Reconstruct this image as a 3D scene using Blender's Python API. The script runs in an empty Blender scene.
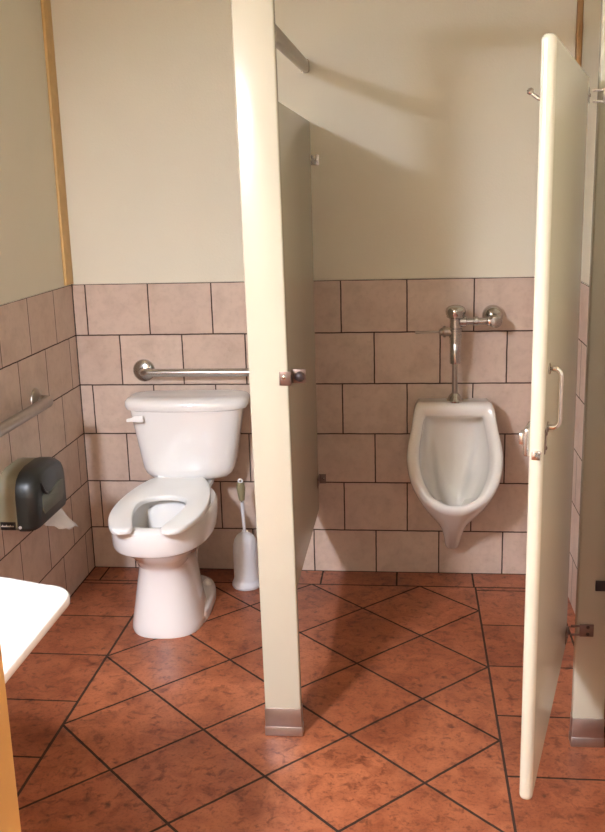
import bpy, bmesh, math, random
from mathutils import Vector, Matrix
random.seed(7)
S = bpy.context.scene
COL = S.collection

# ------------------------------------------------------------ camera, world, lamp, exposure
cam_d = bpy.data.cameras.new('camera'); cam = bpy.data.objects.new('camera', cam_d); COL.objects.link(cam)
yaw, pitch, roll = 0.1148, 0.2334, -0.0274
F = Vector((-math.sin(yaw)*math.cos(pitch), math.cos(yaw)*math.cos(pitch), -math.sin(pitch)))
R0 = Vector((math.cos(yaw), math.sin(yaw), 0)); U0 = R0.cross(F)
RT = math.cos(roll)*R0 + math.sin(roll)*U0; UP = -math.sin(roll)*R0 + math.cos(roll)*U0
M = Matrix((RT, UP, -F)).transposed().to_4x4(); M.translation = Vector((1.3393, -3.7454, 1.5658))
cam.matrix_world = M
cam_d.sensor_fit = 'VERTICAL'; cam_d.sensor_height = 24; cam_d.lens = 24*955.08/832; cam_d.clip_start = 0.02
S.camera = cam
w = bpy.data.worlds.new('world'); S.world = w; w.use_nodes = True
w.node_tree.nodes['Background'].inputs[0].default_value = (0.9, 0.85, 0.8, 1)
w.node_tree.nodes['Background'].inputs[1].default_value = 0.25
S.view_settings.view_transform = 'Standard'; S.view_settings.look = 'None'
S.view_settings.gamma = 1; S.view_settings.use_curve_mapping = False
S.view_settings.exposure = 1.58
LAMP_BOTTOM, LAMP_SIDE = 150.0, 42.0       # emission of the wall lamp's lens (bottom / sides)
LAMP_COL = (0.91, 0.97, 1.12)

# ------------------------------------------------------------ materials
def lin(c): c /= 255; return c/12.92 if c <= .04045 else ((c+.055)/1.055)**2.4
def rgb(r, g, b): return (lin(r), lin(g), lin(b), 1)
def newmat(name):
    m = bpy.data.materials.new(name); m.use_nodes = True; nt = m.node_tree
    return m, nt, nt.nodes['Principled BSDF']
def simple(name, col, rough=.5, metal=0, coat=0, noise=.04, nscale=8, bump=0, bscale=200, spec=.5, trans=0, emis=0):
    m, nt, b = newmat(name); N = nt.nodes; L = nt.links
    tc = N.new('ShaderNodeTexCoord'); nz = N.new('ShaderNodeTexNoise'); nz.inputs['Scale'].default_value = nscale; nz.inputs['Detail'].default_value = 4
    L.new(tc.outputs['Object'], nz.inputs['Vector'])
    mx = N.new('ShaderNodeMix'); mx.data_type = 'RGBA'
    a = [max(0, c*(1-noise*1.6)) for c in col[:3]]+[1]; z = [min(1, c*(1+noise)) for c in col[:3]]+[1]
    mx.inputs['A'].default_value = a; mx.inputs['B'].default_value = z
    L.new(nz.outputs['Fac'], mx.inputs['Factor']); L.new(mx.outputs['Result'], b.inputs['Base Color'])
    b.inputs['Roughness'].default_value = rough; b.inputs['Metallic'].default_value = metal
    b.inputs['Coat Weight'].default_value = coat; b.inputs['Coat Roughness'].default_value = .06
    b.inputs['Specular IOR Level'].default_value = spec; b.inputs['Transmission Weight'].default_value = trans
    if bump:
        n2 = N.new('ShaderNodeTexNoise'); n2.inputs['Scale'].default_value = bscale; n2.inputs['Detail'].default_value = 3
        L.new(tc.outputs['Object'], n2.inputs['Vector'])
        bp = N.new('ShaderNodeBump'); bp.inputs['Strength'].default_value = bump; bp.inputs['Distance'].default_value = .002
        L.new(n2.outputs['Fac'], bp.inputs['Height']); L.new(bp.outputs['Normal'], b.inputs['Normal'])
    return m

def tile_mat(name, umap, off, bw, rh, c1, c2, grout, ms, offset=.5, rough=.35, rot=0, blotch=None, bscale=5, grime=0, spec=.5):
    """brick texture on world position; umap picks the two axes"""
    m, nt, b = newmat(name); N = nt.nodes; L = nt.links
    g = N.new('ShaderNodeNewGeometry'); sp = N.new('ShaderNodeSeparateXYZ'); L.new(g.outputs['Position'], sp.inputs[0])
    cb = N.new('ShaderNodeCombineXYZ'); L.new(sp.outputs[umap[0]], cb.inputs[0]); L.new(sp.outputs[umap[1]], cb.inputs[1])
    mp = N.new('ShaderNodeMapping'); mp.vector_type = 'POINT'
    c, s = math.cos(rot), math.sin(rot)      # result = R(rot)*(v-off)
    mp.inputs['Rotation'].default_value = (0, 0, rot)
    mp.inputs['Location'].default_value = (-(c*off[0]-s*off[1]), -(s*off[0]+c*off[1]), 0)
    L.new(cb.outputs[0], mp.inputs['Vector'])
    br = N.new('ShaderNodeTexBrick'); br.offset = offset; br.offset_frequency = 2; br.squash = 1
    br.inputs['Scale'].default_value = 1; br.inputs['Mortar Size'].default_value = ms; br.inputs['Mortar Smooth'].default_value = .3
    br.inputs['Bias'].default_value = 0; br.inputs['Brick Width'].default_value = bw; br.inputs['Row Height'].default_value = rh
    # slight waviness of the grout line
    wz = N.new('ShaderNodeTexNoise'); wz.inputs['Scale'].default_value = 22; wz.inputs['Detail'].default_value = 3
    L.new(g.outputs['Position'], wz.inputs['Vector'])
    vm = N.new('ShaderNodeVectorMath'); vm.operation = 'MULTIPLY_ADD'; vm.inputs[1].default_value = (.003, .003, 0)
    L.new(wz.outputs['Color'], vm.inputs[0]); L.new(mp.outputs[0], vm.inputs[2]); L.new(vm.outputs[0], br.inputs['Vector'])
    br.inputs['Color1'].default_value = c1; br.inputs['Color2'].default_value = c2; br.inputs['Mortar'].default_value = grout
    col = br.outputs['Color']
    if blotch:
        for (sc, lo, hi, dark, dist) in blotch:
            nz = N.new('ShaderNodeTexNoise'); nz.inputs['Scale'].default_value = sc; nz.inputs['Detail'].default_value = 7
            nz.inputs['Roughness'].default_value = .62; nz.inputs['Distortion'].default_value = dist
            L.new(g.outputs['Position'], nz.inputs['Vector'])
            mr = N.new('ShaderNodeMapRange'); mr.inputs['From Min'].default_value = lo; mr.inputs['From Max'].default_value = hi
            L.new(nz.outputs['Fac'], mr.inputs['Value'])
            mx = N.new('ShaderNodeMix'); mx.data_type = 'RGBA'; mx.blend_type = 'MULTIPLY'
            mx.inputs['B'].default_value = dark; L.new(col, mx.inputs['A']); L.new(mr.outputs[0], mx.inputs['Factor']); col = mx.outputs['Result']
    L.new(col, b.inputs['Base Color'])
    rr = N.new('ShaderNodeMapRange'); rr.inputs['To Min'].default_value = rough; rr.inputs['To Max'].default_value = .9
    L.new(br.outputs['Fac'], rr.inputs['Value']); L.new(rr.outputs[0], b.inputs['Roughness'])
    b.inputs['Specular IOR Level'].default_value = spec
    bz = N.new('ShaderNodeTexNoise'); bz.inputs['Scale'].default_value = 35; bz.inputs['Detail'].default_value = 4; L.new(g.outputs['Position'], bz.inputs['Vector'])
    hm = N.new('ShaderNodeMath'); hm.operation = 'MULTIPLY_ADD'; hm.inputs[1].default_value = -1.0
    L.new(br.outputs['Fac'], hm.inputs[0]); 
    sc = N.new('ShaderNodeMath'); sc.operation = 'MULTIPLY'; sc.inputs[1].default_value = .35; L.new(bz.outputs['Fac'], sc.inputs[0]); L.new(sc.outputs[0], hm.inputs[2])
    bp = N.new('ShaderNodeBump'); bp.inputs['Strength'].default_value = .5; bp.inputs['Distance'].default_value = .003
    L.new(hm.outputs[0], bp.inputs['Height']); L.new(bp.outputs['Normal'], b.inputs['Normal'])
    return m

RH, BW, ZT = .2065, .2581, 1.2165
Z0 = ZT-6*RH
WC1, WC2, WG = rgb(216, 195, 179), rgb(207, 184, 167), rgb(76, 56, 46)
WB = [(9, .45, .75, (.80, .76, .74, 1), .3), (45, .5, .8, (.86, .84, .82, 1), 0)]
m_tile_back = tile_mat('wall_tile_back', (0, 2), (.0405, Z0), BW, RH, WC1, WC2, WG, .0031, blotch=WB)
m_tile_left = tile_mat('wall_tile_left', (1, 2), (-.21, Z0), BW, RH, WC1, WC2, WG, .0028, blotch=WB)
m_tile_right = tile_mat('wall_tile_right', (1, 2), (-.15, Z0), BW, RH, WC1, WC2, WG, .0028, blotch=WB)
m_tile_top = simple('tile_edge', rgb(180, 152, 140), .5)
FT = .3084; FS = FT/math.sqrt(2); FX0, FX1, FYB = .2912, .2912+6*FS, -.1440
FC1, FC2, FG = rgb(184, 112, 76), rgb(164, 96, 64), rgb(62, 46, 36)
FB = [(3.2, .42, .66, (.68, .60, .56, 1), .8), (10, .46, .70, (.62, .50, .45, 1), .9), (22, .54, .70, (.40, .31, .28, 1), .7), (36, .55, .70, (.42, .33, .29, 1), .35), (120, .5, .75, (.6, .52, .48, 1), .2)]
fk = dict(offset=0, rough=.34, blotch=FB, spec=.4)
m_floor_diag = tile_mat('floor_tile_diagonal', (0, 1), (.2912, -.7978), FT, FT, FC1, FC2, FG, .0048, rot=math.radians(45), **fk)
m_floor_left = tile_mat('floor_tile_left_border', (0, 1), (FX0, -.172), FT, FT, FC1, FC2, FG, .0042, **fk)
m_floor_right = tile_mat('floor_tile_right_border', (0, 1), (FX1, -.172), FT, FT, FC1, FC2, FG, .0042, **fk)
m_floor_back = tile_mat('floor_tile_back_border', (0, 1), (1.288, FYB), FT, FT, FC1, FC2, FG, .0042, **fk)
m_grout = simple('floor_grout', rgb(58, 40, 30), .9, noise=.2, nscale=60)
m_paint = simple('cream_wall_paint', rgb(232, 226, 207), .6, noise=.03, nscale=3, bump=.35, bscale=160, spec=.25)
m_ceil = simple('ceiling_paint', rgb(236, 230, 212), .8, bump=.3, bscale=100)
m_frontwall = simple('front_wall_paint', rgb(205, 192, 165), .7, bump=.3, bscale=100)
m_wood = simple('corner_wood', rgb(214, 176, 116), .5, noise=.12, nscale=30)
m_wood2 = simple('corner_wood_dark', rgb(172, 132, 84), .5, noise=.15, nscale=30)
m_doorwood = simple('door_wood', rgb(206, 148, 74), .5, noise=.1, nscale=14)
m_enamel = simple('cream_enamel', rgb(194, 188, 168), .21, noise=.02, nscale=4, coat=.0, bump=.05, bscale=90)
m_steel = simple('stainless_steel', rgb(196, 192, 188), .24, metal=1, noise=.06, nscale=30, bump=.08, bscale=400)
m_brush = simple('brushed_steel', rgb(170, 160, 148), .38, metal=1, noise=.08, nscale=40)
m_shoe = simple('shoe_steel', rgb(196, 192, 190), .38, metal=1, noise=.15, nscale=25)
m_chrome = simple('chrome', rgb(200, 196, 190), .1, metal=1, noise=.03)
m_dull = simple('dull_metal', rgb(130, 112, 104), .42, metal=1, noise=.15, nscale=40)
m_porc = simple('white_porcelain', rgb(246, 243, 240), .1, coat=.6, noise=.01)
m_porc_ur = simple('urinal_porcelain', rgb(232, 226, 216), .12, coat=.5, noise=.015)
m_seat = simple('white_seat_plastic', rgb(250, 249, 246), .28, noise=.01)
m_sink = simple('sink_porcelain', rgb(246, 245, 242), .1, coat=.5, noise=.005)
m_dark = simple('dark_smoked_plastic', rgb(30, 33, 30), .38, noise=.1)
m_dark2 = simple('smoked_window_plastic', rgb(92, 97, 84), .4, noise=.15, nscale=25)
m_gray = simple('grey_plastic', rgb(128, 122, 100), .4, noise=.06)
m_black = simple('black_label', rgb(14, 12, 11), .4)
m_white = simple('white_print', rgb(205, 198, 190), .5)
m_paper = simple('white_tissue', rgb(252, 250, 252), .9, bump=.4, bscale=60)
m_brushwhite = simple('white_brush_plastic', rgb(226, 228, 232), .3, noise=.02)
m_olive = simple('olive_grip', rgb(150, 140, 106), .45, noise=.05)
m_rubber = simple('dark_rubber', rgb(60, 46, 44), .5)
m_water = simple('toilet_water', rgb(225, 225, 218), .03, noise=.01)
m_bristle = simple('bristles', rgb(210, 210, 212), .8, bump=.8, bscale=300)
m_housing = simple('lamp_housing', rgb(230, 228, 220), .4)
def emit(name, s):
    m = bpy.data.materials.new(name); m.use_nodes = True; nt = m.node_tree; nt.nodes.clear()
    e = nt.nodes.new('ShaderNodeEmission'); o = nt.nodes.new('ShaderNodeOutputMaterial')
    e.inputs[0].default_value = (*LAMP_COL, 1); e.inputs[1].default_value = s; nt.links.new(e.outputs[0], o.inputs[0]); return m
m_lensb, m_lenss = emit('lamp_lens_bottom', LAMP_BOTTOM), emit('lamp_lens_side', LAMP_SIDE)

# ------------------------------------------------------------ mesh helpers
def mk(name, bm, mat, parent=None, smooth=True, loc=None, angle=40):
    bmesh.ops.recalc_face_normals(bm, faces=bm.faces[:])
    me = bpy.data.meshes.new(name); bm.to_mesh(me); bm.free()
    for m in (mat if isinstance(mat, (list, tuple)) else [mat]): me.materials.append(m)
    if smooth:
        me.polygons.foreach_set('use_smooth', [True]*len(me.polygons)); me.set_sharp_from_angle(angle=math.radians(angle))
    o = bpy.data.objects.new(name, me); COL.objects.link(o)
    if parent: o.parent = parent
    if loc: o.location = loc
    return o
def thing(name, label, cat, loc=(0, 0, 0), rz=0, group=None):
    o = bpy.data.objects.new(name, None); COL.objects.link(o); o.empty_display_size = .05
    o.location = loc; o.rotation_euler = (0, 0, rz); tag(o, label, cat, group); return o
def tag(o, label, cat, group=None):
    o['label'] = label; o['category'] = cat
    if group: o['group'] = group
    return o
def struct(o): o['kind'] = 'structure'; return o
def box(bm, x0, x1, y0, y1, z0, z1, bev=0, seg=2, mi=0, rot=None, piv=None):
    r = bmesh.ops.create_cube(bm, size=1); vs = r['verts']
    bmesh.ops.scale(bm, vec=(x1-x0, y1-y0, z1-z0), verts=vs)
    bmesh.ops.translate(bm, vec=((x0+x1)/2, (y0+y1)/2, (z0+z1)/2), verts=vs)
    fs = list({f for v in vs for f in v.link_faces})
    for f in fs: f.material_index = mi
    if bev:
        es = list({e for v in vs for e in v.link_edges})
        b = bmesh.ops.bevel(bm, geom=es, offset=bev, segments=seg, profile=.5, affect='EDGES', clamp_overlap=True)
        vs = list({v for f in b['faces'] for v in f.verts} | {v for v in vs if v.is_valid})
    if rot is not None:
        bmesh.ops.rotate(bm, verts=vs, cent=piv or (0, 0, 0), matrix=rot)
    return vs
def frame(d):
    d = Vector(d).normalized(); a = Vector((0, 0, 1)) if abs(d.z) < .9 else Vector((1, 0, 0))
    u = d.cross(a).normalized(); return u, u.cross(d).normalized()
def loft(bm, rings, cap0=True, cap1=True, mi=0, closed=True):
    vr = [[bm.verts.new(p) for p in r] for r in rings]
    n = len(vr[0])
    for a, b in zip(vr, vr[1:]):
        for i in range(n if closed else n-1):
            j = (i+1) % n
            try: f = bm.faces.new((a[i], a[j], b[j], b[i])); f.material_index = mi
            except ValueError: pass
    if cap0: f = bm.faces.new(vr[0]); f.material_index = mi
    if cap1: f = bm.faces.new(vr[-1][::-1]); f.material_index = mi
    return vr
def lathe(bm, prof, base, d=(0, 0, 1), n=28, mi=0):
    """prof: list of (radius, distance along d)"""
    d = Vector(d).normalized(); u, v = frame(d); base = Vector(base); rings = []
    for r, h in prof:
        r = max(r, 1e-4)
        rings.append([base+d*h+(u*math.cos(2*math.pi*i/n)+v*math.sin(2*math.pi*i/n))*r for i in range(n)])
    loft(bm, rings, mi=mi)
def tube(bm, pts, r, n=16, mi=0):
    pts = [Vector(p) for p in pts]; rings = []; u = None
    for i, p in enumerate(pts):
        if i == 0: t = pts[1]-p
        elif i == len(pts)-1: t = p-pts[i-1]
        else: t = (pts[i+1]-p).normalized()+(p-pts[i-1]).normalized()
        t.normalize()
        if u is None: u, v = frame(t)
        else: u = (u-t*u.dot(t)).normalized(); v = t.cross(u)
        rr = r[i] if isinstance(r, (list, tuple)) else r
        rings.append([p+(u*math.cos(2*math.pi*k/n)+v*math.sin(2*math.pi*k/n))*rr for k in range(n)])
    loft(bm, rings, mi=mi)
def arc(c, a, b, steps=7):
    """quarter bend: centre c, from offset vector a to offset vector b"""
    c, a, b = Vector(c), Vector(a), Vector(b)
    return [c+a*math.cos(t*math.pi/2/steps)+b*math.sin(t*math.pi/2/steps) for t in range(steps+1)]
def crom(pts, sub=5, closed=False):
    pts = [Vector(p) for p in pts]; n = len(pts); out = []
    rng = range(n if closed else n-1)
    for i in rng:
        if closed: p0, p1, p2, p3 = pts[(i-1) % n], pts[i], pts[(i+1) % n], pts[(i+2) % n]
        else: p0, p1, p2, p3 = pts[max(i-1, 0)], pts[i], pts[i+1], pts[min(i+2, n-1)]
        for s in range(sub):
            t = s/sub
            out.append(.5*((2*p1)+(p2-p0)*t+(2*p0-5*p1+4*p2-p3)*t*t+(3*p1-p0-3*p2+p3)*t**3))
    if not closed: out.append(pts[-1])
    return out
def mirror_ring(half, sub=5):
    """half: points from top centre (x=0) to bottom centre (x=0); returns a closed ring"""
    h = crom(half, sub); h[0].x = 0; h[-1].x = 0
    return h+[Vector((-p.x, p.y, p.z)) for p in h[-2:0:-1]]
def sell(w, yf, yb, z, n=48, ex=2.3, egg=.12, flat=0):
    """superellipse plan section, front at yf (negative), back at yb; egg narrows the front"""
    out = []; ym = yf+(yb-yf)*(.5+.5*egg)
    for i in range(n):
        t = 2*math.pi*i/n; c, s = math.cos(t), math.sin(t)
        x = w*math.copysign(abs(c)**(2/ex), c); q = math.copysign(abs(s)**(2/ex), s)
        y = ym+q*((yb-ym) if q > 0 else (ym-yf))
        out.append(Vector((x, y, z)))
    return out

# ------------------------------------------------------------ room
XL, XR, YF, H = -.015, 1.95, -4.3, 2.45
bm = bmesh.new()
def quad(bm, pts, mi=0):
    f = bm.faces.new([bm.verts.new(p) for p in pts]); f.material_index = mi; return f
quad(bm, [(XL, YF, 0), (FX0, YF, 0), (FX0, FYB, 0), (XL, FYB, 0)], 0)
quad(bm, [(FX0, YF, 0), (FX1, YF, 0), (FX1, FYB, 0), (FX0, FYB, 0)], 1)
quad(bm, [(FX1, YF, 0), (XR, YF, 0), (XR, FYB, 0), (FX1, FYB, 0)], 2)
quad(bm, [(XL, FYB, 0), (XR, FYB, 0), (XR, 0, 0), (XL, 0, 0)], 3)
for x in (FX0, FX1): box(bm, x-.0036, x+.0036, YF, FYB, -.004, .0006, mi=4)
box(bm, XL, XR, FYB-.0036, FYB+.0036, -.004, .0006, mi=4)
box(bm, XL, XR, -.006, 0, -.004, .0008, mi=4)
box(bm, XL, XL+.006, YF, 0, -.004, .0008, mi=4)
bmesh.ops.recalc_face_normals(bm, faces=bm.faces[:])
fl = mk('floor', bm, [m_floor_left, m_floor_diag, m_floor_right, m_floor_back, m_grout], smooth=False); struct(fl)
bm = bmesh.new(); box(bm, -.14, XR+.12, YF-.1, .12, H, H+.06); struct(mk('ceiling', bm, m_ceil, smooth=False))
def wall(name, paint, tile):
    bm = bmesh.new(); box(bm, *paint, mi=0); box(bm, *tile, bev=.0015, seg=1, mi=1)
    return bm
bm = wall('b', (-.14, XR+.12, .004, .12, -.05, H), (XL-.004, XR+.004, 0, .01, -.02, ZT))
struct(mk('wall_back', bm, [m_paint, m_tile_back], smooth=False))
bm = wall('l', (-.14, XL-.004, YF-.1, .004, -.05, H), (XL-.01, XL, YF, .004, -.02, ZT))
box(bm, XL, XL+.003, -.003, .001, 0, ZT, mi=2)
struct(mk('wall_left', bm, [m_paint, m_tile_left, m_grout], smooth=False))
bm = wall('r', (XR+.004, XR+.12, YF-.1, .004, -.05, H), (XR, XR+.01, YF, .004, -.02, ZT))
struct(mk('wall_right', bm, [m_paint, m_tile_right], smooth=False))
bm = bmesh.new()
DX0, DX1, DH = 1.08, 1.90, 2.05
box(bm, XL-.004, DX0, YF-.1, YF, -.02, H); box(bm, DX0, DX1, YF-.1, YF, DH, H); box(bm, DX1, XR+.004, YF-.1, YF, -.02, H)
struct(mk('wall_front', bm, m_frontwall, smooth=False))
# corner battens above the tile
bm = bmesh.new(); box(bm, XL-.004, XL+.008, -.075, .004, ZT+.002, H, bev=.003, seg=3)
struct(mk('trim_1', bm, m_wood))
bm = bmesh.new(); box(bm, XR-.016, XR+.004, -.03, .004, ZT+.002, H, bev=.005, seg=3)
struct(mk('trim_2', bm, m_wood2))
# the room's own wooden door, opened against the left of the doorway
bm = bmesh.new(); box(bm, 1.084, 1.124, -4.26, -3.30, .01, 2.03, bev=.002)
dr = mk('door_1', bm, m_doorwood); struct(dr)
bm = bmesh.new()
lathe(bm, [(.028, 0), (.028, .006), (.012, .008), (.011, .035), (.026, .045), (.029, .06), (.022, .072), (0, .074)], (1.084, -3.37, .98), (-1, 0, 0))
mk('door_knob', bm, m_brush, dr)

# ------------------------------------------------------------ wall lamp above the sink side (outside the frame, lights the room)
t = thing('wall_lamp', 'white box lamp fixed high on the left wall, behind the photographer\'s left', 'lamp', (XL, -3.40, 2.24))
bm = bmesh.new(); box(bm, .0, .20, -.31, .31, .05, .10, bev=.006)
mk('housing', bm, m_housing, t)
bm = bmesh.new(); vs = box(bm, .02, .19, -.30, .30, 0, .05)
bm.normal_update()
for f in bm.faces: f.material_index = 0 if f.normal.z < -.5 else 1
mk('lens', bm, [m_lensb, m_lenss], t, smooth=False)

# ------------------------------------------------------------ toilet
T = thing('toilet', 'white floor-standing toilet with tank against the back wall', 'toilet', (.440, 0, 0), .040)
def rrect(w, yf, yb, z, ex=5, n=56, bow=0):
    out = []; ym = (yf+yb)/2; hd = (yb-yf)/2
    for i in range(n):
        tt = 2*math.pi*i/n; c, s = math.cos(tt), math.sin(tt)
        x = w*math.copysign(abs(c)**(2/ex), c); y = ym+hd*math.copysign(abs(s)**(2/ex), s)
        if s < 0: y -= bow*(1-(x/w)**2)
        out.append(Vector((x, y, z)))
    return out
cx, tx = -.017, .019
bm = bmesh.new()
prof = [(0, -.655, -.33, .134), (.012, -.657, -.33, .137), (.03, -.655, -.33, .134), (.10, -.646, -.34, .121), (.18, -.636, -.34, .108),
        (.24, -.634, -.33, .099), (.275, -.648, -.32, .104), (.305, -.682, -.28, .126), (.330, -.718, -.24, .152), (.345, -.735, -.215, .164), (.350, -.752, -.205, .174),
        (.354, -.762, -.198, .180), (.362, -.766, -.195, .182), (.42, -.770, -.190, .183), (.438, -.767, -.190, .181), (.445, -.757, -.195, .174),
        (.446, -.722, -.24, .148), (.442, -.706, -.36, .134), (.425, -.702, -.38, .130), (.37, -.695, -.39, .126), (.30, -.665, -.41, .110), (.24, -.63, -.45, .080), (.215, -.60, -.49, .045)]
rings = [[p+Vector((cx, 0, 0)) for p in sell(wd, yf, yb, z, ex=(2.5 if z > .3 else 2.7))] for z, yf, yb, wd in prof]
loft(bm, rings)
# trapway, foot flange and tank platform
loft(bm, [[p+Vector((cx*.5, 0, 0)) for p in rrect(a, yf, yb, z, ex=3.2)] for z, yf, yb, a in
          [(0, -.60, -.165, .136), (.030, -.60, -.165, .135), (.044, -.595, -.172, .128), (.052, -.59, -.185, .112)]])
loft(bm, [[p+Vector((cx*.5, 0, 0)) for p in rrect(a, yf, yb, z, ex=3)] for z, yf, yb, a in
          [(.03, -.52, -.18, .080), (.08, -.50, -.20, .062), (.20, -.50, -.17, .070), (.32, -.50, -.12, .095), (.40, -.45, -.06, .115), (.44, -.36, -.035, .125), (.448, -.34, -.045, .118)]])
bowl = mk('bowl', bm, m_porc, T)
bm = bmesh.new(); loft(bm, [[p+Vector((cx, 0, 0)) for p in sell(.084, -.632, -.442, z)] for z in (.243, .246)]); mk('water', bm, m_water, bowl)
for sx in (-1, 1):
    bm = bmesh.new(); lathe(bm, [(.017, 0), (.017, .008), (.013, .018), (.006, .024), (0, .025)], (cx*.5+sx*.098, -.285, .049)); mk('bolt_cap', bm, m_seat, T)
# seat: open-front ring
outer = [(0, -.182), (.07, -.182), (.094, -.190), (.118, -.235), (.143, -.315), (.162, -.42), (.170, -.53), (.165, -.63), (.147, -.71), (.124, -.770), (.105, -.795), (.088, -.806)]
inner = [(.062, -.798), (.050, -.775), (.056, -.735), (.074, -.665), (.088, -.585), (.090, -.52), (.076, -.468), (.042, -.438), (0, -.43)]
hv = crom([(x, y, 0) for x, y in outer], 4)[:-1]+crom([(x, y, 0) for x, y in [outer[-1]]+inner], 4)
# strip between outer and inner curves, resampled to equal counts, gives clean quads with rounded edges
def resample(pts, n):
    pts = [Vector((p[0], p[1], 0)) for p in pts]; L = [0]
    for a, b in zip(pts, pts[1:]): L.append(L[-1]+(b-a).length)
    out = []
    for k in range(n):
        d = L[-1]*k/(n-1); i = 0
        while i < len(L)-2 and L[i+1] < d: i += 1
        out.append(pts[i].lerp(pts[i+1], (d-L[i])/max(1e-9, L[i+1]-L[i])))
    return out
oc = resample(crom([(x, y, 0) for x, y in outer], 5), 34); ic = resample(crom([(x, y, 0) for x, y in inner[::-1]], 5), 34)
bm = bmesh.new(); secs = []
full = [(o, i, 1) for o, i in zip(oc[::-1], ic[::-1])]+[(o, i, -1) for o, i in zip(oc[1:], ic[1:])]
zb, zt, cr = .449, .468, .006
for k, (o, i, sgn) in enumerate(full):
    e = (i-o); L_ = e.length; e.normalize()
    endq = min(k, len(full)-1-k)
    dz = 0 if endq > 1 else (.004 if endq == 0 else .001)
    P = []
    for s, z in [(0, zb+.004), (.0015, zb), (L_-.0015, zb), (L_, zb+.004), (L_, zt-cr), (L_-cr*.4, zt-cr*.3), (L_-cr*1.3, zt), (L_*.5, zt+.002), (cr*1.3, zt), (cr*.4, zt-cr*.3), (0, zt-cr)]:
        q = o+e*s; P.append(Vector((sgn*q.x+cx, q.y, z-(dz if z > .455 else -dz))))
    secs.append(P)
loft(bm, secs)
seat = mk('seat', bm, m_seat, T, angle=50)
for sx in (-1, 1):
    bm = bmesh.new(); box(bm, cx+sx*.070-.016, cx+sx*.070+.016, -.20, -.165, .446, .476, bev=.005)
    tube(bm, [(cx+sx*.086, -.178, .468), (cx+sx*.100, -.178, .468)], .008, 12); mk('hinge', bm, m_seat, seat)
# tank
bm = bmesh.new()
loft(bm, [[p+Vector((tx, 0, 0)) for p in rrect(a, yf, yb, z, ex=5, bow=.014)] for z, yf, yb, a in
          [(.450, -.150, -.055, .100), (.453, -.172, -.042, .135), (.462, -.186, -.034, .158), (.478, -.194, -.030, .174), (.50, -.198, -.028, .184), (.54, -.200, -.027, .191), (.62, -.203, -.025, .204), (.738, -.208, -.022, .224)]])
tank = mk('tank', bm, m_porc, T)
bm = bmesh.new()
loft(bm, [[p+Vector((tx, 0, 0)) for p in rrect(a*1.02, yf, yb, z, ex=4.2, bow=.018)] for z, yf, yb, a in
          [(.738, -.205, -.018, .226), (.741, -.212, -.012, .236), (.752, -.216, -.008, .241), (.770, -.214, -.008, .240), (.780, -.206, -.012, .232), (.785, -.192, -.022, .216), (.787, -.16, -.04, .18)]])
mk('tank_lid', bm, m_porc, tank)
bm = bmesh.new()
lathe(bm, [(.010, 0), (.010, .008), (.006, .009), (.006, .016)], (tx-.180, -.214, .716), (0, -1, 0), 16)
loft(bm, [[Vector((x+tx-.006, -.232+yo-.004*ss, z)) for yo, z in [(-.004, zc-h_), (.004, zc-h_), (.004, zc+h_), (-.004, zc+h_)]] for x, zc, h_, ss in
          [(-.150, .716, .013, 0), (-.16, .716, .013, 0), (-.18, .716, .012, .3), (-.195, .713, .007, .8), (-.212, .711, .006, 1.2), (-.214, .711, .003, 1.2)]])
mk('flush_lever', bm, m_seat, tank)
bm = bmesh.new()
pts = [(.02, -.045, .45), (.02, -.045, .40), (.01, -.045, .30), (.0, -.045, .20), (.0, -.03, .165), (.0, -.004, .165)]
tube(bm, crom(pts, 4), .006, 10); lathe(bm, [(.02, 0), (.02, .006), (.008, .01)], (.0, -.002, .165), (0, -1, 0), 20)
mk('supply_hose', bm, m_brush, T)

# ------------------------------------------------------------ toilet brush and holder
bm = bmesh.new()
lathe(bm, [(.040, .0), (.056, .001), (.060, .008), (.059, .018), (.054, .028), (.0505, .040), (.0505, .10), (.0505, .150), (.049, .178), (.044, .200), (.034, .217), (.021, .227), (.013, .231), (.012, .238), (.0085, .238), (.0085, .19), (.03, .17), (.038, .13), (.04, .02)], (0, 0, 0), n=36)
hold = mk('brush_holder', bm, m_brushwhite); hold.location = (.681, -.172, 0); tag(hold, 'white bell-shaped plastic holder on the floor beside the toilet', 'brush holder')
B = thing('toilet_brush', 'toilet brush with olive grip standing in its white holder', 'brush', (.681, -.172, 0))
bm = bmesh.new(); tube(bm, [(0, 0, .03), (0, 0, .20), (-.002, 0, .26), (-.006, 0, .365)], [.005, .005, .0065, .0075], 14); mk('shaft', bm, m_brushwhite, B)
bm = bmesh.new(); tube(bm, [(-.006, 0, .360), (-.0063, 0, .366), (-.007, 0, .39), (-.008, 0, .415), (-.009, 0, .435), (-.009, 0, .44)], [.009, .011, .0145, .0175, .0155, .010], 18); mk('grip', bm, m_olive, B)
bm = bmesh.new(); r_ = []
for k in range(20):
    a = 2*math.pi*k/20; r_.append([Vector((-.0092, 0, .446))+Vector((math.cos(a), 0, math.sin(a)))*(.0075+.0035*math.cos(q))+Vector((0, 1, 0))*.0035*math.sin(q) for q in [2*math.pi*j/8 for j in range(8)]])
loft(bm, r_+[r_[0]], False, False); bmesh.ops.remove_doubles(bm, verts=bm.verts[:], dist=1e-5); mk('hanging_ring', bm, m_brushwhite, B)
bm = bmesh.new(); lathe(bm, [(.01, 0), (.026, .01), (.028, .05), (.022, .08), (.006, .085)], (0, 0, .022), n=20); mk('bristles', bm, m_bristle, B)

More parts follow.
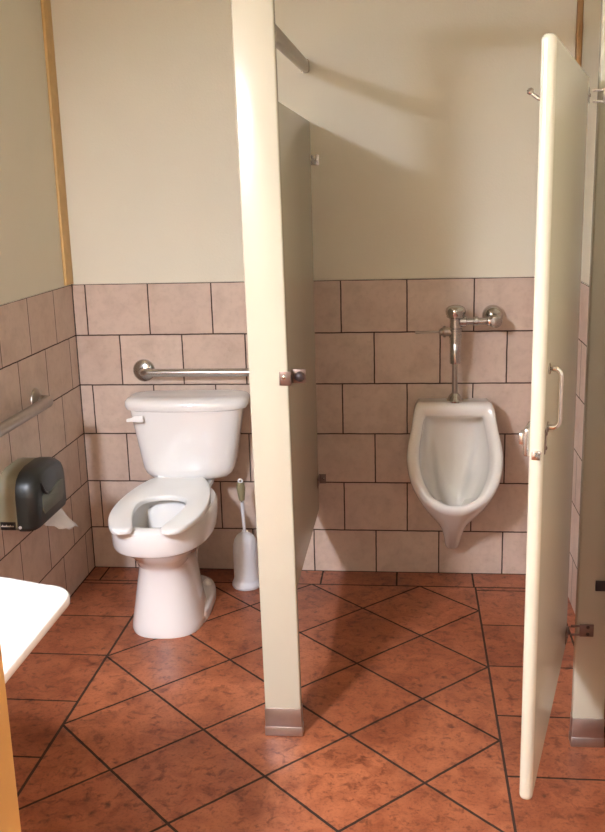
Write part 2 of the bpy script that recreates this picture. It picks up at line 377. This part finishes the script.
# ------------------------------------------------------------ grab bars
g1 = thing('grab_bar', 'horizontal steel grab bar on the back wall above the toilet tank', 'grab bar', (.262, 0, .862))
def flange(bm, c, d): lathe(bm, [(.046, 0), (.046, .003), (.042, .009), (.028, .014), (.019, .018)], c, d, 32)
bm = bmesh.new(); x1 = .585
tube(bm, [(.0, 0, 0)]+arc((.035, -.022, 0), (-.035, 0, 0), (0, -.035, 0))+arc((x1-.035, -.022, 0), (0, -.035, 0), (.035, 0, 0))+[(x1, 0, 0)], .0165, 20)
mk('bar', bm, m_steel, g1)
for x in (0, x1):
    bm = bmesh.new(); flange(bm, (x, -.0005, 0), (0, -1, 0)); mk('flange', bm, m_steel, g1)
g2 = thing('grab_bar', 'steel grab bar running along the left wall above the tissue dispenser', 'grab bar', (XL, -.475, .842))
bm = bmesh.new(); y1 = -1.05; zo = -.006
tube(bm, [(0, 0, 0)]+arc((.022, -.030, zo*0), (0, .030, 0), (.033, 0, 0))+arc((.022, y1+.035, 0), (.033, 0, 0), (0, -.035, 0))+[(0, y1, 0)], .0205, 20)
mk('bar', bm, m_brush, g2)
for y in (0, y1):
    bm = bmesh.new(); flange(bm, (.0005, y, 0), (1, 0, 0)); mk('flange', bm, m_brush, g2)

# ------------------------------------------------------------ tissue dispenser on the left wall
D = thing('tissue_dispenser', 'dark smoked jumbo tissue dispenser mounted on the left wall', 'dispenser', (XL, -.728, .481))
def dprof(hw, zb_, zs, zt_, n=9):
    """flat bottom, straight sides, arched top; returns (y,z) ring"""
    P = [(-hw+.012, zb_), (hw-.012, zb_), (hw, zb_+.012)]
    for k in range(n+1):
        a = math.pi*k/n; P.append((hw*math.copysign(abs(math.cos(a))**.62, math.cos(a)), zs+(zt_-zs)*math.sin(a)**.8))
    P.append((-hw, zb_+.012)); return P
def dring(x, s, dz=0, hw=.146, zb_=0, zs=.115, zt_=.203): return [Vector((x, y, z)) for y, z in dprof(hw*s, zb_+dz, zs, zt_-dz)]
bm = bmesh.new(); loft(bm, [dring(.001, .985, .003), dring(.062, .985, .003), dring(.064, .97, .006)]); body = mk('body', bm, m_gray, D)
bm = bmesh.new(); loft(bm, [dring(.0645, 1.0, 0), dring(.098, 1.0, 0), dring(.117, .965, .004), dring(.130, .90, .010), dring(.136, .82, .018)]); cov = mk('cover', bm, m_dark, D)
# raised smoked window in the lower half of the cover
def windowpoly(x, s): return [Vector((x, y*s, .095+(z-.095)*s)) for y, z in [(-.085, .045), (.085, .045), (.100, .065), (.100, .115), (.05, .120), (0, .108), (-.045, .100), (-.075, .118), (-.098, .11), (-.100, .065)]]
bm = bmesh.new(); loft(bm, [windowpoly(.132, 1.0), windowpoly(.1375, .98), windowpoly(.139, .93)]); mk('window', bm, m_dark2, cov)
bm = bmesh.new(); tube(bm, crom([(.134, -.098, .160), (.140, -.092, .138), (.141, -.075, .118), (.139, -.05, .108)], 4), [.003]+[.005]*11+[.003], 8); mk('pull_ridge', bm, m_black, cov)
bm = bmesh.new(); lathe(bm, [(.0055, 0), (.0055, .003), (.003, .004)], (.072, -.1455, .018), (0, -1, 0), 16); mk('lock', bm, m_white, cov)
bm = bmesh.new(); box(bm, .004, .056, -.1450, -.141, .008, .036, bev=.001); lb = mk('label_plate', bm, m_black, body)
bm = bmesh.new(); box(bm, .006, .050, -.1458, -.1449, .0195, .0225)
for k in range(9): box(bm, .010+k*.0045, .0125+k*.0045, -.1458, -.1449, .0225, .0238 if k % 3 else .0262)
mk('print', bm, m_white, lb, smooth=False)
P_ = thing('toilet_paper', 'white torn tissue hanging below the dark dispenser', 'toilet paper', (XL, -.690, .480))
bm = bmesh.new(); nU, nV = 14, 12; grid = []
A0, A1 = Vector((.050, -.075, -.001)), Vector((.090, .115, -.002)); B0, B1 = Vector((.072, -.045, -.030)), Vector((.150, .150, -.100))
for i in range(nU+1):
    row = []
    for j in range(nV+1):
        u, v = i/nU, j/nV
        p = (A0.lerp(A1, u)).lerp(B0.lerp(B1, u**1.4), v)
        p.x += .006*math.sin(u*9+v*2)*v; p.z += (.010*math.sin(u*6.5)+.004*math.sin(u*29))*v*v
        p.y += .006*math.sin(v*6+u*2)
        row.append(bm.verts.new(p))
    grid.append(row)
for i in range(nU):
    for j in range(nV): bm.faces.new((grid[i][j], grid[i+1][j], grid[i+1][j+1], grid[i][j+1]))
sh = mk('sheet', bm, m_paper, P_); md = sh.modifiers.new('thick', 'SOLIDIFY'); md.thickness = .001

# ------------------------------------------------------------ sink
K = thing('sink', 'white wall-hung sink with rounded corner in the left foreground', 'sink', (XL, -2.235, .80))
def sring(x1, y0, y1, z, r=.06, n=8, x0=.001):
    mx_ = x0+(x1-x0)*.60
    P = [Vector((x0, y0, z)), Vector((x0, y1, z)), Vector((mx_, y1-.040, z)), Vector((x0+(x1-x0)*.78, y1-.070, z))]
    # far corner (y1), then near corner (y0), both rounded
    skew = .100
    for (cx_, cy_, a0) in ((x1-r, y1-r-skew, math.pi/2), (x1-r, y0+r+skew, 0)):
        for k in range(n+1):
            a = a0-math.pi/2*k/n; P.append(Vector((cx_+r*math.cos(a), cy_+r*math.sin(a), z)))
    P += [Vector((x0+(x1-x0)*.78, y0+.070, z)), Vector((mx_, y0+.040, z))]
    return P
def basin(s, z): 
    n = len(sring(1, -1, 1, 0)); out = []
    ref = sring(0.687, -.36, .33, 0)
    for p in ref:
        q = Vector((p.x-.29, p.y)); a = math.atan2(q.y, q.x); out.append(Vector((.29+.165*s*math.cos(a), .215*s*math.sin(a), z)))
    return out
bm = bmesh.new()
loft(bm, [basin(.2, -.155), sring(.30, -.17, .17, -.16), sring(.45, -.22, .22, -.12), sring(.58, -.26, .26, -.055), sring(.66, -.345, .315, -.040), sring(0.677, -.357, .327, -.032),
          sring(0.687, -.36, .33, -.020), sring(0.687, -.36, .33, -.008), sring(0.683, -.358, .328, -.002), sring(0.675, -.353, .323, 0), basin(1.06, -.001), basin(1.0, -.010), basin(.9, -.06), basin(.65, -.11), basin(.2, -.13)])
sk = mk('basin', bm, m_sink, K, angle=60)
bm = bmesh.new(); lathe(bm, [(.024, 0), (.024, .003), (.012, .003)], (.29, 0, -.129)); mk('drain', bm, m_chrome, sk)
bm = bmesh.new()
tube(bm, [(.07, 0, -.002), (.07, 0, .06)]+arc((.10, 0, .06), (-.03, 0, 0), (0, 0, .03))+[(.19, 0, .085), (.20, 0, .07)], .012, 16)
for s in (-.09, .09): lathe(bm, [(.022, 0), (.020, .02), (.024, .04), (.012, .045)], (.07, s, -.002))
mk('faucet', bm, m_chrome, K)
bm = bmesh.new(); tube(bm, [(.29, 0, -.15), (.29, 0, -.28)]+arc((.25, 0, -.28), (.04, 0, 0), (0, 0, -.04))+[(.0, 0, -.32)], .018, 16); mk('drain_pipe', bm, m_chrome, K)

# ------------------------------------------------------------ urinal
UX = 1.509
Ur = thing('urinal', 'white porcelain urinal with pointed base on the back wall, inside the stall with the door', 'urinal', (UX, -.001, 0))
ringsH = [
 [(0, 0, .742), (.10, 0, .742), (.142, 0, .732), (.154, 0, .65), (.160, 0, .55), (.135, 0, .43), (.085, 0, .32), (.035, 0, .22), (.020, 0, .140), (0, 0, .130)],
 [(0, -.07, .746), (.105, -.07, .746), (.147, -.072, .737), (.160, -.08, .65), (.168, -.09, .55), (.150, -.09, .43), (.098, -.085, .32), (.042, -.08, .225), (.024, -.06, .140), (0, -.058, .130)],
 [(0, -.115, .752), (.105, -.115, .752), (.146, -.118, .742), (.163, -.14, .65), (.178, -.17, .55), (.158, -.18, .44), (.108, -.17, .335), (.047, -.145, .250), (.022, -.10, .155), (0, -.098, .146)],
 [(0, -.135, .752), (.105, -.135, .752), (.145, -.138, .743), (.164, -.17, .66), (.181, -.215, .56), (.165, -.25, .465), (.118, -.255, .375), (.058, -.24, .310), (.024, -.215, .275), (0, -.210, .268)],
 [(0, -.148, .747), (.103, -.148, .747), (.141, -.152, .737), (.161, -.19, .66), (.178, -.245, .57), (.163, -.295, .485), (.122, -.325, .420), (.070, -.335, .385), (.030, -.335, .368), (0, -.335, .365)],
 [(0, -.152, .738), (.100, -.152, .738), (.135, -.156, .728), (.154, -.195, .657), (.165, -.25, .575), (.156, -.302, .495), (.117, -.337, .433), (.068, -.352, .402), (.030, -.356, .390), (0, -.356, .388)],
 [(0, -.151, .712), (.090, -.151, .712), (.120, -.155, .704), (.138, -.19, .645), (.149, -.25, .570), (.140, -.302, .503), (.104, -.338, .445), (.062, -.352, .418), (.030, -.355, .408), (0, -.355, .407)],
 [(0, -.144, .700), (.086, -.144, .700), (.113, -.148, .692), (.129, -.183, .638), (.140, -.24, .568), (.131, -.292, .505), (.098, -.330, .450), (.058, -.345, .424), (.028, -.348, .413), (0, -.348, .411)],
 [(0, -.07, .694), (.083, -.07, .694), (.109, -.075, .684), (.123, -.12, .63), (.132, -.17, .56), (.124, -.22, .49), (.092, -.26, .425), (.055, -.28, .390), (.027, -.285, .375), (0, -.285, .372)],
 [(0, -.05, .680), (.075, -.05, .680), (.100, -.05, .668), (.112, -.06, .61), (.118, -.08, .54), (.108, -.12, .46), (.080, -.15, .39), (.048, -.17, .345), (.024, -.175, .33), (0, -.175, .325)],
 [(0, -.035, .64), (.05, -.035, .64), (.07, -.035, .63), (.08, -.035, .58), (.08, -.04, .52), (.07, -.06, .44), (.05, -.09, .37), (.03, -.12, .33), (.015, -.13, .315), (0, -.13, .312)],
]
bm = bmesh.new(); loft(bm, [mirror_ring(r, 5) for r in ringsH])
ub = mk('bowl', bm, m_porc_ur, Ur, angle=70)
bm = bmesh.new(); lathe(bm, [(.026, 0), (.026, .003), (.02, .005), (0, .0052)], (0, -.165, .318), (0, -.45, .9), 24); mk('drain', bm, m_chrome, ub)
FV = thing('flush_valve', 'chrome flush valve with lever on the back wall above the urinal', 'flush valve', (1.512, 0, .75))
yv = -.118; z_ = lambda z: z-.75
bm = bmesh.new(); lathe(bm, [(.0, .0), (.031, .0), (.032, .006), (.027, .012), (.024, .020), (.017, .030), (.013, .034)], (0, yv+.008, z_(.7525)), n=28); mk('spud', bm, m_chrome, FV)
bm = bmesh.new(); lathe(bm, [(.0105, 0), (.0105, .15)], (0, yv+.008, z_(.775)), n=20); mk('tailpipe', bm, m_brush, FV)
bm = bmesh.new(); lathe(bm, [(.019, 0), (.0205, .004), (.0205, .085), (.017, .09), (.017, .098), (.024, .100), (.024, .112), (.018, .115), (.018, .122), (.026, .126), (.026, .134), (.021, .138), (.021, .17), (.027, .175), (.029, .183)], (0, yv, z_(.903)), n=28)
lathe(bm, [(.022, 0), (.022, .098), (.0, .099)], (0, yv+.0, z_(.98)), n=24)
bv = mk('body', bm, m_steel, FV)
bm = bmesh.new(); lathe(bm, [(.029, 0), (.034, .003), (.034, .010), (.037, .014), (.0385, .026), (.036, .036), (.027, .044), (.014, .048), (0, .049)], (0, yv, z_(1.078)), n=32); mk('cap', bm, m_chrome, bv)
bm = bmesh.new(); lathe(bm, [(.017, 0), (.017, .02), (.022, .022), (.022, .030), (.014, .034), (.014, .042), (.006, .046), (.0048, .05), (.0045, .115), (.006, .125), (.006, .135), (0, .137)], (-.015, yv, z_(1.026)), (-1, 0, -.02), 20); mk('handle', bm, m_brush, FV)
bm = bmesh.new(); lathe(bm, [(.021, 0), (.021, .022), (.013, .025), (.013, .05), (.018, .052), (.018, .066), (.013, .068), (.013, .10), (.017, .102), (.019, .115)], (.016, yv, z_(1.064)), (1, 0, 0), 22)
mk('supply_pipe', bm, m_steel, FV)
bm = bmesh.new(); lathe(bm, [(.034, 0), (.034, .008), (.022, .012), (.020, .085), (.025, .095), (.025, .13), (.018, .138), (0, .14)], (.147, 0, z_(1.064)), (0, -1, 0), 26)
cs = mk('control_stop', bm, m_steel, FV)
bm = bmesh.new(); lathe(bm, [(.040, 0), (.0405, .006), (.038, .022), (.031, .035), (.019, .044), (.0, .048)], (.145, -.012, z_(1.072)), (0.1, -1, .12), 30); mk('stop_cap', bm, m_chrome, cs)

# ------------------------------------------------------------ partitions
DZ0, DZ1 = .32, 1.815
def pilaster(x0, x1, label, top=2.125):
    t = thing('pilaster', label, 'partition post', ((x0+x1)/2, -1.234, 0)); h = (x1-x0)/2
    bm = bmesh.new(); box(bm, -h, h, -.016, .016, .08, top, bev=.005, seg=3); mk('post', bm, m_enamel, t)
    bm = bmesh.new(); box(bm, -h-.003, h+.003, -.020, .020, 0, .030, bev=.003); box(bm, -h-.001, h+.001, -.0185, .0185, .028, .090, bev=.0025)
    mk('shoe', bm, m_shoe, t); return t
p1 = pilaster(.914, 1.020, 'narrow cream pilaster with steel shoe standing in the middle of the room')
p1.location.x += .004; p1.rotation_euler = (0, -.0085, 0)
p2 = pilaster(1.797, 1.884, 'shaded cream pilaster with steel shoe behind the open stall door')
def screw(bm, c, d, r=.005): lathe(bm, [(r, 0), (r*.95, .0015), (r*.5, .003), (0, .0032)], c, d, 12)
# strike keeper on the middle pilaster
k_ = thing('door_keeper', 'small steel keeper with round bumper on the middle pilaster', 'latch keeper', (1.020, -1.25, 1.072))
bm = bmesh.new(); box(bm, -.028, .003, -.003, .0, -.019, .019, bev=.001); box(bm, .0005, .0035, -.003, .034, -.019, .019, bev=.001); box(bm, .003, .040, .030, .034, -.019, .019, bev=.001)
mk('plate', bm, m_dull, k_)
bm = bmesh.new(); lathe(bm, [(.014, 0), (.014, .006), (.009, .012), (0, .014)], (.024, .030, .0), (0, -1, 0), 20); mk('bumper', bm, m_rubber, k_)
bm = bmesh.new(); screw(bm, (-.015, -.003, .004), (0, -1, 0), .006); mk('screw', bm, m_chrome, k_)
# panel
PN = bpy.data.objects
bm = bmesh.new(); box(bm, .943, .968, -1.214, -.014, .275, 1.812, bev=.005, seg=3)
pn = thing('partition_panel', 'cream partition panel between the toilet and the urinal', 'partition panel', (.9555, -.6, .275))
o_ = mk('panel', bm, m_enamel, pn); o_.location = (-.9555, .6, -.275)
for z in (1.672, .405):
    b = thing('bracket', 'steel wall bracket near the %s of the partition panel' % ('top' if z > 1 else 'bottom'), 'bracket', (.968, 0, z))
    bm = bmesh.new(); box(bm, -.0005+.001, .0035, -.072, -.003, -.020, .020, bev=.001); box(bm, .0005, .030, -.0035, -.0005, -.020, .020, bev=.001)
    pass
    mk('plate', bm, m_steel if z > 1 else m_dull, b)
    for c_, d_ in (((.0035, -.052, 0), (1, 0, 0)), ((.019, -.0035, 0), (0, -1, 0))):
        bm = bmesh.new(); screw(bm, c_, d_); mk('screw', bm, m_chrome, b)
# overhead brace to the back wall, headrail across the stall front
r1 = thing('brace_rail', 'grey metal rail running overhead from the middle pilaster to the back wall', 'rail', (.955, 0, 2.008))
bm = bmesh.new(); e0, e1 = Vector((0, -.002, 0)), Vector((.034, -1.218, -.050)); dd = (e1-e0).normalized(); uu = dd.cross(Vector((0, 0, 1))).normalized(); vv = uu.cross(dd)
def rr2(w_, h_, n=20): return [(w_*math.copysign(abs(math.cos(a))**.5, math.cos(a)), h_*math.copysign(abs(math.sin(a))**.5, math.sin(a))) for a in [2*math.pi*k/n for k in range(n)]]
loft(bm, [[p+uu*a+vv*b for a, b in rr2(.0135, .022)] for p in (e0, e1)]); mk('rail', bm, m_brush, r1)
bm = bmesh.new(); loft(bm, [[e0+dd*s+uu*a+vv*b for a, b in rr2(.0165, .025)] for s in (0, .030)]); mk('end_socket', bm, m_chrome, r1)
bm = bmesh.new(); loft(bm, [[Vector((x, -1.234+a*.9, 2.148+b)) for a, b in rr2(.018, .026)] for x in (.90, XR-.001)])
hr = mk('headrail', bm, m_brush); tag(hr, 'grey metal headrail across the top of both pilasters, above the frame', 'rail')

# ------------------------------------------------------------ stall door (open towards the camera)
Hx, Hy = 1.758, -1.252
ang = math.atan2(-.9695, -.2451)       # local +x runs from hinge edge to free edge; local +y is outer(+)/inner side
SD = thing('stall_door', 'cream stall door standing open towards the camera, seen edge-on', 'stall door', (Hx, Hy, 0), ang)
DL = .742; TH = .0135
bm = bmesh.new(); box(bm, .004, DL, -TH, TH, DZ0, DZ1, bev=.0115, seg=5); mk('leaf', bm, m_enamel, SD)
# outer face: local +y = rotate(ang) of (0,1) -> (0.9695,-0.2451)
bm = bmesh.new()
hz0, hz1, hu = 1.108, 1.222, DL-.052
tube(bm, [(hu, TH, hz1)]+arc((hu, TH+.008, hz1-.014), (0, 0, .014), (0, .014, 0))+arc((hu, TH+.008, hz0+.014), (0, .014, 0), (0, 0, -.014))+[(hu, TH, hz0)], .0055, 12)
for z in (hz0, hz1): lathe(bm, [(.011, 0), (.011, .003), (.006, .004)], (hu, TH, z), (0, 1, 0), 16)
mk('pull_handle', bm, m_chrome, SD)
lz = 1.086
bm = bmesh.new(); box(bm, DL-.075, DL-.004, -TH-.012, -TH+.001, lz-.028, lz+.028, bev=.006, seg=3); box(bm, DL-.058, DL-.03, -TH-.024, -TH-.010, lz-.012, lz+.012, bev=.004)
la = mk('slide_latch', bm, m_steel, SD)
bm = bmesh.new(); box(bm, DL-.001, DL+.0015, -.008, .008, lz-.031, lz-.013, bev=.0007); lathe(bm, [(.005, 0), (.005, .006), (0, .007)], (DL+.002, -.002, lz-.021), (1, 0, 0), 14); screw(bm, (DL+.002, .007, lz-.016), (1, 0, 0), .0035); mk('latch_bolt', bm, m_steel, la)
bm = bmesh.new(); box(bm, DL-.040, DL-.018, TH-.0005, TH+.0018, lz-.024, lz+.024, bev=.0008); screw(bm, (DL-.029, TH+.0015, lz+.014), (0, 1, 0), .004); screw(bm, (DL-.029, TH+.0015, lz-.014), (0, 1, 0), .004); mk('latch_plate', bm, m_dull, SD)
bm = bmesh.new(); hk = (DL-.17, -TH, 1.722)
lathe(bm, [(.014, 0), (.014, .003), (.006, .004)], hk, (0, -1, 0), 16)
tube(bm, crom([(hk[0], -TH, hk[2]-.004), (hk[0], -TH-.014, hk[2]-.004), (hk[0], -TH-.028, hk[2]+.004), (hk[0], -TH-.036, hk[2]+.012)], 4), .004, 10)
lathe(bm, [(.0, -.007), (.005, -.005), (.0075, 0), (.005, .005), (0, .007)], (hk[0], -TH-.037, hk[2]+.013), (0, -.5, .8), 14); mk('coat_hook', bm, m_chrome, SD)
for z in (1.766, .360):
    h = 1
    bm = bmesh.new()
    box(bm, .005, .050, TH-.0005, TH+.003, z-.018, z+.018, bev=.001)
    box(bm, .005, .050, -TH-.003, -TH+.0005, z-.018, z+.018, bev=.001)
    lathe(bm, [(.0065, -.026), (.0065, .026), (0, .027)], (-.003, 0, z), (0, 0, 1), 14)
    for q in (.018, .038): screw(bm, (q, TH+.003, z), (0, 1, 0), .005)
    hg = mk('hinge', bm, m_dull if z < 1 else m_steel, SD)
    b = thing('hinge_bracket', '%s hinge bracket joining the stall door to the shaded pilaster' % ('upper' if z > 1 else 'lower'), 'bracket', (1.797, -1.25, z))
    bm = bmesh.new(); box(bm, -.016, .046, -.003, -.0002, -.016, -.010, bev=.001); box(bm, -.016, .046, -.003, -.0002, .010, .016, bev=.001)
    box(bm, .008, .046, -.004, -.0002, -.018, .018, bev=.001)
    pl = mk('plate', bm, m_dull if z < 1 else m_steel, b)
    for q in (-.010, .010):
        bm = bmesh.new(); screw(bm, (.030, -.004, q), (0, -1, 0)); mk('screw', bm, m_rubber, b)
bm = bmesh.new(); box(bm, 1.842, 1.882, -1.256, -1.2502, .478, .508, bev=.002)
tag(mk('stop_plate', bm, m_rubber), 'small dark plate on the shaded pilaster above its lower hinge bracket', 'plate')
